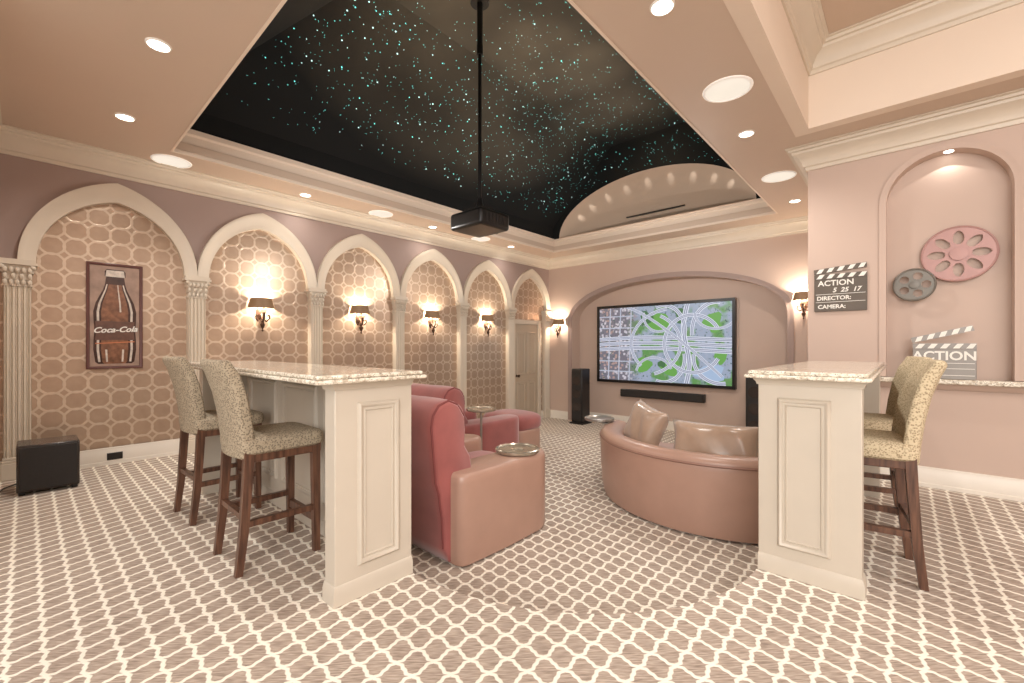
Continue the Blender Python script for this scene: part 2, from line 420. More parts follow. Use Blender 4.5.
# star ceiling
SX0,SX1,SY0,SY1=TX0-0.02,TX1+0.02,TY0-0.02,TY1
za,zb,zt=ZC+0.25,3.62,4.9; ins=1.35
bm=NB()
def q(*p): quad(bm,[Vector(a) for a in p])
q((SX0,SY0,za),(SX0,SY1,za),(SX0,SY1,zb),(SX0,SY0,zb)); q((SX1,SY0,za),(SX1,SY1,za),(SX1,SY1,zb),(SX1,SY0,zb)); q((SX0,SY0,za),(SX1,SY0,za),(SX1,SY0,zb),(SX0,SY0,zb))
q((SX0,SY0,zb),(SX0,SY1,zb),(SX0+ins,SY1,zt),(SX0+ins,SY0+ins,zt)); q((SX1,SY0,zb),(SX1,SY1,zb),(SX1-ins,SY1,zt),(SX1-ins,SY0+ins,zt))
q((SX0,SY0,zb),(SX1,SY0,zb),(SX1-ins,SY0+ins,zt),(SX0+ins,SY0+ins,zt)); q((SX0+ins,SY0+ins,zt),(SX1-ins,SY0+ins,zt),(SX1-ins,SY1,zt),(SX0+ins,SY1,zt))
lc,la,lb=-3.46,1.80,0.90; LZ=ZC+0.26
arc=[(lc+la*math.cos(PI*i/40),LZ+lb*math.sin(PI*i/40)) for i in range(41)]
arch_wall(bm,lambda u,z,d:Vector((u,SY1-0.02+d,z)),SX0,SX1,LZ,zt,arc,LZ,0.02)
struct('ceiling_star_panel',bm,'sky','black clouded ceiling recess with a pale sheen painted into its colour',smooth=False)
bm=NB()
rings=[]
for j in range(13):
    r=j/12.0
    rings.append([Vector((lc+la*r*math.cos(PI*i/40),SY1-0.02+0.42*math.sqrt(max(0,1-r*r)),LZ+lb*r*math.sin(PI*i/40))) for i in range(41)])
loft(bm,rings,False,False)
quad(bm,[Vector((lc-la,SY1-0.05,LZ)),Vector((lc+la,SY1-0.05,LZ)),Vector((lc+la,SY1+0.5,LZ)),Vector((lc-la,SY1+0.5,LZ))])
struct('ceiling_vault',bm,'vault','rounded peach vault above the screen wall',ang=60)
for i in range(9):
    a=math.radians(30+i*15); rr=0.93
    p=Vector((lc+la*rr*math.cos(a),SY1-0.05,LZ+lb*rr*math.sin(a)))
    l=bpy.data.lights.new('vault_lamp','SPOT'); l.energy=2.0; l.spot_size=math.radians(34); l.spot_blend=1.0; l.color=(1,0.97,0.92); l.shadow_soft_size=0.01
    o=bpy.data.objects.new('vault_lamp',l); C.objects.link(o); o.location=p
    d=Vector((-0.15*math.cos(a),0.6,-0.18*math.sin(a))); o.rotation_euler=d.to_track_quat('-Z','Y').to_euler()
bm=NB(); box(bm,-3.95,-2.85,SY1+0.32,SY1+0.40,LZ+0.24,LZ+0.254); tag(mk('air_vent',bm,'black'),'thin dark slot vent in the rounded vault above the screen','vent')
bm=NB()
def star(p,r,mi):
    s=[bm.verts.new(Vector(p)+Vector(d)*r) for d in ((1,0,0),(-1,0,0),(0,1,0),(0,-1,0),(0,0,1),(0,0,-1))]
    for a,b,c in ((0,2,4),(2,1,4),(1,3,4),(3,0,4),(2,0,5),(1,2,5),(3,1,5),(0,3,5)):
        f=bm.faces.new((s[a],s[b],s[c])); f.material_index=mi
cnt=0
while cnt<2300:
    k=random.random(); y=random.uniform(SY0+0.2,SY1-0.1)
    if k<0.40:
        f=random.uniform(0.06,1)**0.8; y=random.uniform(SY0+ins*f,SY1-0.1); p=(SX0+ins*f,y,zb+(zt-zb)*f-0.008)
    elif k<0.57:
        f=random.uniform(0.06,1); y=random.uniform(SY0+ins*f,SY1-0.1); p=(SX1-ins*f,y,zb+(zt-zb)*f-0.008)
    elif k<0.86: p=(random.uniform(SX0+ins,SX1-ins),random.uniform(SY0+ins,SY1-0.1),zt-0.008)
    else:
        x=random.uniform(SX0+0.4,SX1-0.4); z=random.uniform(zb,zt-0.1)
        u=(x-lc)/la
        if abs(u)<1 and z<LZ+lb*math.sqrt(1-u*u)+0.05: continue
        if z>zb+(zt-zb)*min(1,min(x-SX0,SX1-x)/ins)-0.05: continue
        p=(x,SY1-0.03,z)
    if k>=0.57 and k<0.86 and random.random()<0.35: continue
    if abs(p[0]+3.4)<0.16 and abs(p[1]-3.26)<0.16: continue
    r_=random.random(); big=0.10 if k<0.40 else 0.03
    if r_<0.66: star(p,random.uniform(0.0024,0.0040),random.choice((0,0,2)))
    elif r_<1-big: star(p,random.uniform(0.0040,0.0056),random.choice((0,0,1)))
    else: star(p,random.uniform(0.0065,0.0095),random.choice((0,1)))
    cnt+=1
tag(mk('ceiling_star_lights',bm,['stargreen','starwhite','stardim'],smooth=False),'tiny teal and white star lights scattered over the black ceiling','star lights',kind='stuff')

# baseboards
BB=[(0,0),(0.022,0),(0.022,0.03),(0.016,0.035),(0.016,0.13),(0.008,0.145),(0.008,0.165),(0,0.17)]
def bb(name,path,z):
    bm=NB(); sweep(bm,path,BB,z,1); struct(name,bm,'base')
bb('baseboard_left_upper',[(-3.6,YB),(XL-0.02,YB),(XL-0.02,1.37)],0); bb('baseboard_left_middle',[(XL-0.02,1.37),(XL-0.02,5.6)],Z1)
bb('baseboard_left_lower',[(XL-0.02,5.6),(XL-0.02,6.62)],Z2); bb('baseboard_screen_left',[(XL-0.02,7.62),(XL-0.02,YS),(sc-sw-0.09,YS)],Z2)
bb('baseboard_recess',[(sc-sw,YS+0.3),(sc+sw,YS+0.3)],Z2); bb('baseboard_screen_right',[(sc+sw+0.09,YS),(XR,YS)],Z2)
bb('baseboard_right',[(-0.62,YN),(4.0,YN)],0)

# pilasters
def pilaster(y,zf,label):
    t=thing('wall_pilaster',label,'column',(XL,y,zf),0,'fluted columns along the wallpaper wall')
    h=1.74-zf; bm=NB()
    w=0.085
    prof=[(-w,-0.04),(-w,0.02)]
    nf=5; fw=2*w/nf
    for i in range(nf):
        a=-w+i*fw
        prof+=[(a+0.005,0.045),(a+0.01,0.05),(a+0.018,0.035),(a+fw-0.018,0.035),(a+fw-0.01,0.05),(a+fw-0.005,0.045)]
    prof+=[(w,0.02),(w,-0.04)]
    loft(bm,[[Vector((d,u,0.2)) for u,d in prof],[Vector((d,u,h)) for u,d in prof]],True,True)
    mk('shaft',bm,'trim',t,smooth=False)
    bm=NB(); box(bm,-0.04,0.065,-0.1,0.1,0,0.15); box(bm,-0.04,0.06,-0.095,0.095,0.15,0.175); box(bm,-0.04,0.055,-0.09,0.09,0.175,0.2)
    mk('column_base',bm,'trim',t,bevel=0.006)
    bm=NB()
    for z0,z1,a,b in ((0,0.02,0.092,0.055),(0.02,0.06,0.082,0.045),(0.06,0.12,0.09,0.055),(0.12,0.19,0.1,0.065),(0.19,0.215,0.125,0.09),(0.215,0.24,0.115,0.08)):
        box(bm,-0.04,b,-a,a,h+z0,h+z1)
    for r,(zz,k) in enumerate(((0.035,5),(0.09,4),(0.145,5))):
        for i in range(k):
            yy=-0.075+0.15*i/(k-1)
            superell(bm,(0.06+0.01*r,yy,h+zz),0.014,0.016,0.026,1,1,8,6)
    for s in (-1,1): superell(bm,(0.075,s*0.095,h+0.17),0.022,0.022,0.022,1,1,10,8)
    mk('capital',bm,'trim',t)
names=['beside the room corner left of the bottle picture','between the bottle picture and first wall lamp','between the first and second wall lamps','between the second and third wall lamps','between the third and fourth wall lamps','just left of the panelled door','in the far corner right of the door']
zfs=[0,0,Z1,Z1,Z1,Z2,Z2]
for y,zf,nme in zip(cols,zfs,names):
    pilaster(y if y<7.8 else 7.80,zf,'cream fluted wall column '+nme)

# door in bay 6
dr=bpy.data.objects.new('door_1',None); C.objects.link(dr); dr.location=(XL,7.12,Z2); dr['kind']='structure'; dr['label']='cream panelled door under the last arch'; ORG['door_1']=(XL,7.12,Z2)
bm=NB(); box(bm,-0.03,0.0,-0.38,0.38,0.01,2.06)
Pd=lambda u,v,h:Vector((0.0+h,u,v))
for u0,u1,v0,v1 in ((-0.3,-0.04,0.15,0.85),(0.04,0.3,0.15,0.85),(-0.3,-0.04,1.0,1.9),(0.04,0.3,1.0,1.9)):
    rect_frame(bm,Pd,u0,u1,v0,v1,[(0,0.001),(0.01,0.014),(0.03,0.014),(0.04,0.002),(0.06,0.01)])
mk('door_leaf',bm,'door',dr,smooth=False)
bm=NB(); 
for a,b in ((-0.47,-0.38),(0.38,0.47)): box(bm,-0.03,0.03,a,b,0,2.15)
box(bm,-0.03,0.03,-0.38,0.38,2.06,2.15); mk('door_frame',bm,'trim',dr,bevel=0.006)
bm=NB(); lathe(bm,[(0.0,0),(0.025,0),(0.025,0.01),(0.01,0.015),(0.01,0.05),(0.03,0.06),(0.03,0.08),(0,0.09)],seg=14)
bmesh.ops.rotate(bm,verts=bm.verts,cent=(0,0,0),matrix=Matrix.Rotation(PI/2,3,'Y')); bmesh.ops.translate(bm,verts=bm.verts,vec=(0,-0.32,0.98)); mk('door_handle',bm,'bronze',dr)

# recessed lights and ceiling speakers
def downlight(x,y,z,label,e=55,big=False,group=None):
    r=0.17 if big else 0.065
    t=thing('ceiling_speaker' if big else 'recessed_light',label,'speaker' if big else 'ceiling light',(x,y,z),0,group)
    bm=NB(); lathe(bm,[(r*0.88,-0.002),(r*0.9,-0.01),(r,-0.008),(r+0.004,0.0)],seg=32); 
    for f in [f for f in bm.faces if len(f.verts)>8]: bm.faces.remove(f)
    mk('trim_ring',bm,'whitegrille' if big else 'white',t)
    bm=NB(); lathe(bm,[(0.001,-0.004),(r*0.88,-0.004)],seg=32); mk('grille' if big else 'lens',bm,'whitegrille' if big else 'lens',t)
    if not big and e:
        l=bpy.data.lights.new('recessed_lamp','SPOT'); l.energy=e; l.spot_size=math.radians(150); l.spot_blend=0.9; l.color=(1,0.95,0.88); l.shadow_soft_size=0.06
        o=bpy.data.objects.new('recessed_lamp',l); C.objects.link(o); o.parent=t; o.location=(0,0,-0.03)
g='recessed ceiling lights'
DL=[(-3.56,0.57,90,'nearer of the two over the left bar stools'),(-4.89,0.56,74,'farther of the two over the left bar stools'),(-5.70,2.39,14,'in the soffit above the second arch'),(-5.70,4.41,14,'in the soffit above the fourth arch'),(-5.70,6.3,14,'in the soffit above the fifth arch'),
 (-1.03,2.42,90,'at the top edge of the right soffit'),(-1.08,4.38,84,'in the right soffit between the two large grilles'),(-1.1,6.84,60,'in the right soffit nearest the screen wall')]
for x,y,e_,l in DL: downlight(x,y,ZC,'small round recessed ceiling light '+l,e_,False,g)
for x,y,l in [(-5.70,1.02,'above the first pointed arch'),(-5.70,3.47,'above the third pointed arch'),(-5.70,5.49,'above the fifth pointed arch'),(-1.0,3.53,'in the right soffit, the largest'),(-1.08,5.74,'in the right soffit nearer the screen')]:
    downlight(x,y,ZC,'flat white round ceiling speaker '+l,0,True,'round ceiling speakers')
t=thing('niche_light','tiny round light at the top of the display niche','ceiling light',(nc+0.02,YN+0.055,2.835))
bm=NB(); lathe(bm,[(0.001,0.0),(0.03,0.0),(0.034,0.01),(0.034,0.02)],seg=16); mk('lens',bm,'lens',t)
l=bpy.data.lights.new('niche_lamp','SPOT'); l.energy=2; l.spot_size=math.radians(120); l.color=(1,0.94,0.87); o=bpy.data.objects.new('niche_lamp',l); C.objects.link(o); o.parent=t; o.location=(0,-0.03,-0.03)

# ---------------------------------------------------------------- bars
PAN=[(0,0.0),(0.004,0.012),(0.012,0.018),(0.02,0.014),(0.026,0.004),(0.034,0.004),(0.039,0.010),(0.043,0.001)]
PL=[(0,0),(0.012,0),(0.012,0.06),(0.007,0.075),(0.005,0.085),(0,0.09)]
TM=[(0,-0.035),(0.006,-0.035),(0.01,-0.02),(0.02,-0.008),(0.022,0),(0,0)]
def bar_left():
    t=thing('bar_counter','cream panelled bar with granite top in front of red recliner, two stools','bar',(-3.0,1.2,0))
    bm=NB(); box(bm,-2.05,-1.95,0.95,1.37,0.001,1.03); box(bm,-4.2,-2.05,1.27,1.37,0.001,1.03); box(bm,-4.3,-4.2,0.95,1.37,0.001,1.03)
    mk('body',bm,'bar',t,True,bevel=0.004)
    P=lambda u,v,h:Vector((-1.95+h,u,v))
    bm=NB(); rect_frame(bm,P,1.06,1.29,0.15,0.93,PAN); mk('panel_moulding',bm,'bar',t,True)
    P2=lambda u,v,h:Vector((u,1.27-h,v))
    for k in range(3):
        bm=NB(); rect_frame(bm,P2,-4.1+k*0.68,-3.52+k*0.68,0.2,0.94,PAN); mk('panel_moulding',bm,'bar',t,True)
    bm=NB(); sweep(bm,[(-4.2,1.27),(-2.05,1.27)],PL,0.001,1); mk('plinth',bm,'bar',t,True)
    bm=NB(); sweep(bm,[(-2.05,0.95),(-1.95,0.95),(-1.95,1.37)],PL,0.001,1); mk('plinth',bm,'bar',t,True)
    bm=NB(); sweep(bm,[(-2.06,0.95),(-1.95,0.95),(-1.95,1.37)],TM,1.03,1); mk('top_moulding',bm,'bar',t,True)
    bm=NB(); box(bm,-4.4,-1.88,0.83,1.42,1.03,1.05); mk('granite_edge',bm,'granite',t,True,bevel=0.008,seg=3)
    bm=NB(); box(bm,-4.385,-1.895,0.845,1.405,1.05,1.07); mk('granite_top',bm,'granite',t,True,bevel=0.008,seg=3)
bar_left()
def bar_right():
    t=thing('bar_counter','cream panelled bar with granite top beside the display niche wall','bar',(-0.4,3.6,0))
    bm=NB(); box(bm,-0.595,-0.155,2.65,2.75,0.001,1.03); box(bm,-0.595,-0.50,2.75,4.5,0.001,1.03); box(bm,-0.595,-0.155,4.5,4.6,0.001,1.03)
    mk('body',bm,'bar',t,True,bevel=0.004)
    P=lambda u,v,h:Vector((u,2.65-h,v)); bm=NB(); rect_frame(bm,P,-0.505,-0.275,0.15,0.93,PAN); mk('panel_moulding',bm,'bar',t,True)
    P2=lambda u,v,h:Vector((-0.5+h,u,v))
    for k in range(2):
        bm=NB(); rect_frame(bm,P2,2.85+k*0.82,3.57+k*0.82,0.2,0.94,PAN); mk('panel_moulding',bm,'bar',t,True)
    bm=NB(); sweep(bm,[(-0.595,2.65),(-0.155,2.65),(-0.155,2.75)],PL,0.001,1); mk('plinth',bm,'bar',t,True)
    bm=NB(); sweep(bm,[(-0.595,2.75),(-0.595,2.65),(-0.155,2.65),(-0.155,2.75)],TM,1.03,1); mk('top_moulding',bm,'bar',t,True)
    bm=NB(); box(bm,-0.65,-0.115,2.58,4.68,1.03,1.05); mk('granite_edge',bm,'granite',t,True,bevel=0.008,seg=3)
    bm=NB(); box(bm,-0.635,-0.13,2.595,4.665,1.05,1.07); mk('granite_top',bm,'granite',t,True,bevel=0.008,seg=3)
bar_right()

# ---------------------------------------------------------------- stools
def make_stool(label,loc,rz,group,fab):
    t=thing('bar_stool',label,'bar stool',loc,rz,group)
    bm=NB(); superell(bm,(0,0.02,0.665),0.222,0.225,0.055,0.45,0.25,36,12); mk('seat',bm,fab,t)
    bm=NB(); box(bm,-0.2,0.2,-0.17,0.22,0.58,0.635); mk('seat_frame',bm,'stoolwood',t,bevel=0.006)
    cl=[(-0.165,0.60),(-0.172,0.70),(-0.187,0.82),(-0.21,0.94),(-0.245,1.05),(-0.275,1.105)]
    bm=NB(); rings=[]
    for i in range(17):
        s=-1+2*i/16.0; x=s*0.205
        ys=-0.03*(1-s*s)+0.015; ed=1-0.3*abs(s)**10
        fr=[];bk=[]
        for k,(y,z) in enumerate(cl):
            th=(0.036 if k<5 else 0.030)*ed
            fr.append(Vector((x*(0.97+0.006*k),y+ys+th,z))); bk.append(Vector((x*(0.97+0.006*k),y+ys-th,z)))
        top=[Vector((x,cl[-1][0]+ys+0.012,cl[-1][1]+0.024)),Vector((x,cl[-1][0]+ys-0.020,cl[-1][1]+0.022))]
        rings.append(fr+top+bk[::-1])
    loft(bm,rings,True,True); mk('backrest',bm,fab,t,ang=60,bevel=0.01)
    for s in (-1,1):
        bm=NB(); tube(bm,[(s*0.183,0.19,0.62),(s*0.185,0.193,0.3),(s*0.187,0.195,0.0)],[0.031,0.028,0.024],4,PI/4); mk('leg',bm,'stoolwood',t,smooth=False)
        bm=NB(); tube(bm,[(s*0.183,-0.16,0.64),(s*0.185,-0.17,0.45),(s*0.186,-0.185,0.22),(s*0.187,-0.21,0.0)],[0.032,0.030,0.028,0.024],4,PI/4); mk('leg',bm,'stoolwood',t,smooth=False)
        bm=NB(); tube(bm,[(s*0.186,0.19,0.26),(s*0.186,-0.18,0.26)],[0.022,0.022],4,PI/4); mk('stretcher',bm,'stoolwood',t,smooth=False)
    bm=NB(); box(bm,-0.19,0.19,0.18,0.21,0.17,0.22); mk('footrest',bm,'stoolwood',t,bevel=0.005)
    bm=NB(); tube(bm,[(-0.18,-0.18,0.30),(0.18,-0.18,0.30)],[0.02,0.02],4,PI/4); mk('stretcher',bm,'stoolwood',t,smooth=False)
    return t
gs='upholstered bar stools'
s0=make_stool('taupe woven bar stool nearer the panelled end of the left bar',(-2.77,0.95,0),0,gs,'fabric')
dup(s0,(-3.75,0.95,0),0.04,'taupe woven bar stool farther along the left bar, toward the wallpaper wall')
s1=make_stool('golden tan bar stool nearest the panelled end of the right bar',(-0.17,3.12,0),PI/2+0.14,gs,'fabric2')
dup(s1,(-0.20,3.92,0),PI/2+0.22,'golden tan bar stool behind the nearest one at the right bar')

# ---------------------------------------------------------------- recliners
def bx_round(bm,x0,x1,y0,y1,z0,z1,e=0.22,n=36,m=18):
    superell(bm,((x0+x1)/2,(y0+y1)/2,(z0+z1)/2),(x1-x0)/2,(y1-y0)/2,(z1-z0)/2,e,e,n,m)
def recliner(label,loc,rz,armmat,foot,trays,hs=1.0):
    t=thing('recliner',label,'recliner',loc,rz)
    prof=[(0.04,0.03),(0.01,0.12),(0.0,0.3),(-0.03,0.48),(-0.055,0.55),(-0.075,0.75),(-0.09,0.9),(-0.075,0.98),(-0.03,1.035),(0.05,1.06),(0.13,1.03),(0.19,0.95),(0.2,0.86),(0.19,0.76),(0.25,0.68),(0.27,0.55),(0.3,0.4),(0.3,0.03)]
    xs=[(-0.415,0.8),(-0.405,0.9),(-0.385,0.96),(-0.35,0.99),(-0.2,1.0),(0,1.0),(0.2,1.0),(0.35,0.99),(0.385,0.96),(0.405,0.9),(0.415,0.8)]
    bm=NB(); loft(bm,[[Vector((x,y*k+0.1*(1-k),(0.03+(z-0.03)*(1-(1-k)*0.16))*hs)) for y,z in prof] for x,k in xs],True,True)
    bk=mk('backrest',bm,'velvet',t,ang=75)
    for s in (-1,1):
        bm=NB(); tube(bm,[(s*0.395,y*0.93+0.007,(0.03+(z-0.03)*0.99)*hs) for y,z in prof[1:13]],0.008,8); mk('piping',bm,'velvet2',bk)
    bm=NB(); superell(bm,(0,0.19,0.91*hs),0.34,0.09,0.12,0.6,0.5,28,14); mk('headrest',bm,'velvet',t)
    bm=NB(); superell(bm,(0,0.26,0.62),0.27,0.09,0.2,0.5,0.4,28,14); mk('lumbar_cushion',bm,'velvet',t)
    bm=NB(); bx_round(bm,-0.25,0.25,0.25,0.98,0.3,0.5,0.35); mk('seat',bm,'velvet',t)
    bm=NB(); box(bm,-0.26,0.26,0.1,0.92,0.03,0.34); mk('base',bm,armmat,t,bevel=0.02)
    for s in (-1,1):
        bm=NB()
        x0,x1,y0,y1=0.23,0.52,0.06,1.02
        pl=[(x0,y0),(x1-0.06,y0),(x1-0.015,y0+0.02),(x1,y0+0.07),(x1+0.01,0.5),(x1,y1-0.2)]
        for i in range(1,8):
            a=PI/2*i/8; pl.append((x1-0.15+0.15*math.cos(a),y1-0.2+0.2*math.sin(a)))
        pl.append((x1-0.15,y1)); 
        for i in range(1,6):
            a=PI/2*i/6; pl.append((x0+0.1-0.1*math.sin(a),y1-0.12+0.12*math.cos(a)))
        pl.append((x0,y1-0.12))
        def ring(k,z):
            mx_,my_=(x0+x1)/2,(y0+y1)/2
            return [Vector((s*(mx_+(x-mx_)*k),my_+(y-my_)*(1-(1-k)*0.35),z)) for x,y in pl]
        loft(bm,[ring(0.97,0.015),ring(1,0.04),ring(1.0,0.3),ring(1.0,0.53),ring(0.985,0.565),ring(0.93,0.585),ring(0.84,0.593)],True,True)
        mk('arm',bm,armmat,t,ang=50)
        if s in trays:
            bm=NB(); lathe(bm,[(0.02,0.594),(0.15,0.594),(0.165,0.6),(0.17,0.615),(0.17,0.622),(0.158,0.626),(0.15,0.616),(0.05,0.614),(0.045,0.606),(0.02,0.604)],(s*0.365,0.76,0),36); mk('cup_tray',bm,'gold',t,ang=30)
    if foot:
        bm=NB(); bx_round(bm,-0.36,0.36,1.08,1.66,0.32,0.56,0.6); mk('footrest',bm,'velvet',t)
        bm=NB(); superell(bm,(0,1.37,0.2),0.35,0.27,0.18,0.2,0.6,36,14); mk('footrest_frame',bm,'leather',t)
        bm=NB(); box(bm,-0.2,0.2,0.9,1.14,0.1,0.2); mk('footrest_link',bm,'black',t)
    return t
recliner('red velvet recliner with rose tan leather side right behind the left bar',(-2.57,1.75,Z1),0,'leather',False,(1,))
recliner('all red recliner with rounded tan-sided footrest, beyond the nearer recliner',(-3.80,2.85,Z1),0,'velvet',True,(),0.93)
t=thing('swivel_tray_table','small round tray table on a thin post beside the far red recliner','side table',(-3.13,3.02,Z1))
bm=NB(); lathe(bm,[(0.0,0.76),(0.14,0.76),(0.15,0.77),(0.15,0.785),(0.14,0.785),(0.135,0.775),(0.0,0.775)],seg=28); mk('tray',bm,'gold',t)
bm=NB(); tube(bm,[(0,0,0.02),(0,0,0.76)],0.012,12); mk('post',bm,'silver',t)
bm=NB(); lathe(bm,[(0.0,0.0),(0.1,0.0),(0.1,0.012),(0.03,0.022),(0.0,0.022)],seg=24); mk('foot',bm,'black',t)

# ---------------------------------------------------------------- curved sofa
SFX,SFY=-1.30,4.30
def sector(bm,prof,a0,a1,n=40):
    rings=[]
    for i in range(n+1):
        a=math.radians(a0+(a1-a0)*i/n)
        rings.append([Vector((r*math.cos(a),r*math.sin(a),z)) for r,z in prof])
    loft(bm,rings,True,True)
t=thing('curved_sofa','rounded rose tan leather loveseat seen from behind, holding two pillows','sofa',(SFX,SFY,Z1))
A0,A1=183,305
bm=NB(); sector(bm,[(1.03,0.02),(1.05,0.1),(1.065,0.3),(1.07,0.5),(1.065,0.56),(1.045,0.595),(1.0,0.61),(0.92,0.60),(0.87,0.565),(0.85,0.5),(0.83,0.36),(0.83,0.02)],A0,A1); mk('backrest',bm,'leather',t,ang=50)
bm=NB(); sector(bm,[(1.068,0.535),(1.078,0.545),(1.072,0.558),(1.062,0.553)],A0,A1); mk('piping',bm,'leather2',t)
bm=NB(); sector(bm,[(0.829,0.02),(0.829,0.28),(0.25,0.28),(0.25,0.02)],A0,A1); mk('base',bm,'leather2',t)
for k,(p,q_) in enumerate(((A0+1,A0+60),(A0+61.5,A1-1))):
    bm=NB(); sector(bm,[(0.828,0.285),(0.828,0.41),(0.8,0.44),(0.3,0.44),(0.24,0.41),(0.22,0.35),(0.24,0.285)],p,q_,20); mk('seat_cushion',bm,'leather',t,bevel=0.02)
bm=NB(); bx_round(bm,-1.09,-0.80,-0.1,0.30,0.02,0.54,0.25); mk('arm',bm,'leather',t)
TXo,TYo=-1.10,-0.26
bm=NB(); lathe(bm,[(0.0,0.62),(0.14,0.62),(0.155,0.63),(0.155,0.648),(0.145,0.651),(0.135,0.638),(0.0,0.636)],(TXo,TYo,0),28); mk('cup_tray',bm,'silver',t)
bm=NB(); tube(bm,[(-0.99,TYo+0.03,0.58),(-1.05,TYo,0.60),(TXo,TYo,0.62)],0.016,10); mk('tray_bracket',bm,'silver',t)
def pillow(label,loc,w,h,th,rot,m='satin'):
    bm=NB(); n=14; top=[];bot=[]
    for i in range(n+1):
        for j in range(n+1):
            u=-1+2*i/n; v=-1+2*j/n
            f=((1-u**4)*(1-v**4))**0.5
            pin=1-0.09*(1-abs(u)**2)*abs(v)**3; pin2=1-0.09*(1-abs(v)**2)*abs(u)**3
            wr=0.01*math.sin(7*u+3*v)
            top.append(bm.verts.new((u*w/2*pin2,th/2*f+wr*f,v*h/2*pin))); bot.append(bm.verts.new((u*w/2*pin2,-th/2*f+wr*f,v*h/2*pin)))
    for i in range(n):
        for j in range(n):
            a=i*(n+1)+j; 
            bm.faces.new((top[a],top[a+1],top[a+n+2],top[a+n+1])); bm.faces.new((bot[a],bot[a+n+1],bot[a+n+2],bot[a+1]))
    bmesh.ops.remove_doubles(bm,verts=bm.verts,dist=0.0005)
    o=mk('throw_pillow',bm,m,ang=80); o.location=loc; o.rotation_euler=rot
    return tag(o,label,'pillow')
pillow('champagne satin pillow, the tilted one at the left of the curved sofa',(-1.80,3.84,Z1+0.65),0.52,0.42,0.20,(math.radians(-18),math.radians(8),math.radians(-38)))
pillow('wide champagne satin pillow at the right of the curved sofa, beside the bar',(-1.12,3.64,Z1+0.62),0.68,0.35,0.21,(math.radians(-16),0,math.radians(8)))

# ---------------------------------------------------------------- screen wall items
t=thing('projection_screen','large flat screen showing an aerial view of highway interchange and trees','screen',(-3.52,YS+0.25,1.24))
x0,x1,z0,z1=-4.87,-2.17,0.455,2.03; ys=8.12
bm=NB(); box(bm,x0,x1,ys,8.198,z0,z1); P=lambda u,v,h:Vector((u,ys-h,v)); rect_frame(bm,P,x0,x1,z0,z1,[(0,0),(0,0.02),(0.05,0.02),(0.055,0.003)],False); mk('screen_frame',bm,'black',t,True,smooth=False)
X0,X1,Q0,Q1=x0+0.055,x1-0.055,z0+0.055,z1-0.055; SWd=X1-X0; SHt=Q1-Q0
bm=NB(); quad(bm,[Vector((X0,ys-0.002,Q0)),Vector((X1,ys-0.002,Q0)),Vector((X1,ys-0.002,Q1)),Vector((X0,ys-0.002,Q1))]); pic=mk('picture',bm,'screen',t,True,smooth=False)
lay=[0.0025]
def clampu(u,v): return (min(1,max(0,u)),min(1,max(0,v)))
def blob(m,cx_,cy_,rx_,ry_):
    lay[0]+=0.0002; b=NB(); pts=[]
    for i in range(18):
        a=2*PI*i/18; w=1+0.18*math.sin(3*a+cx_*20)+0.1*math.sin(5*a+cy_*30); pts.append((cx_+rx_*w*math.cos(a),cy_+ry_*w*math.sin(a)))
    quad(b,[Vector((X0+clampu(*p)[0]*SWd,ys-lay[0],Q0+clampu(*p)[1]*SHt)) for p in pts]); mk('picture_patch',b,m,pic,True,smooth=False)
MI=[0]
def ribbon(b,pts,w):
    lay[0]+=0.0001
    pv=None; P_=[Vector((u*1.7,v)) for u,v in pts]
    for i,p in enumerate(P_):
        d=(P_[min(i+1,len(P_)-1)]-P_[max(i-1,0)]).normalized(); n=Vector((-d.y,d.x))*w/2
        cur=[]
        for s in (1,-1):
            z=p+n*s; uu,vv=clampu(z.x/1.7,z.y); cur.append(Vector((X0+uu*SWd,ys-lay[0],Q0+vv*SHt)))
        if pv and (cur[0]-cur[1]).length>1e-4 and (pv[0]-pv[1]).length>1e-4:
            f=quad(b,[pv[0],pv[1],cur[1],cur[0]])
            if f: f.material_index=MI[0]
        pv=cur
def ell(cx,cy,a,b_,a0,a1,n=30): return [(cx+a*math.cos(math.radians(a0+(a1-a0)*i/n)),cy+b_*math.sin(math.radians(a0+(a1-a0)*i/n))) for i in range(n+1)]
for a_ in (('green',0.50,0.76,0.09,0.13),('dkgreen',0.40,0.84,0.05,0.09),('green',0.88,0.76,0.06,0.12),('green',0.58,0.20,0.07,0.11),('green',0.38,0.22,0.06,0.10),('water',0.86,0.14,0.10,0.10),('dkgreen',0.66,0.86,0.04,0.1),('green',0.93,0.34,0.04,0.08),('dkgreen',0.52,0.24,0.03,0.05)): blob(*a_)
rb=NB()
def road(pts,w):
    MI[0]=0; ribbon(rb,pts,w); MI[0]=1; ribbon(rb,pts,w*0.62); MI[0]=0; ribbon(rb,pts,w*0.14)
for v in (0.42,0.49,0.56): road([(i/20,v+0.025*math.sin(i/20*4)) for i in range(21)],0.05)
road([(0.70+0.02*math.sin(i/3),i/20) for i in range(21)],0.06)
for e_ in ((0.53,0.66,0.16,0.34,-10,110,0.048),(0.90,0.66,0.16,0.34,80,190,0.048),(0.53,0.32,0.16,0.32,-110,10,0.048),(0.93,0.32,0.18,0.3,170,280,0.048),
 (0.74,0.5,0.2,0.36,30,330,0.045),(0.62,0.5,0.34,0.46,100,220,0.042),(0.36,0.5,0.3,0.42,-70,60,0.042),
 (0.5,0.88,0.12,0.22,170,330,0.032),(0.46,0.10,0.14,0.22,20,170,0.032),(0.9,0.88,0.14,0.2,180,320,0.032)):
    road(ell(*e_[:6]),e_[6])
for k in (0.08,0.17,0.26): road([(k+0.02*i/20,i/20) for i in range(21)],0.016)
for k in (0.12,0.26,0.72,0.88): road([(0.30*i/20,k) for i in range(21)],0.014)
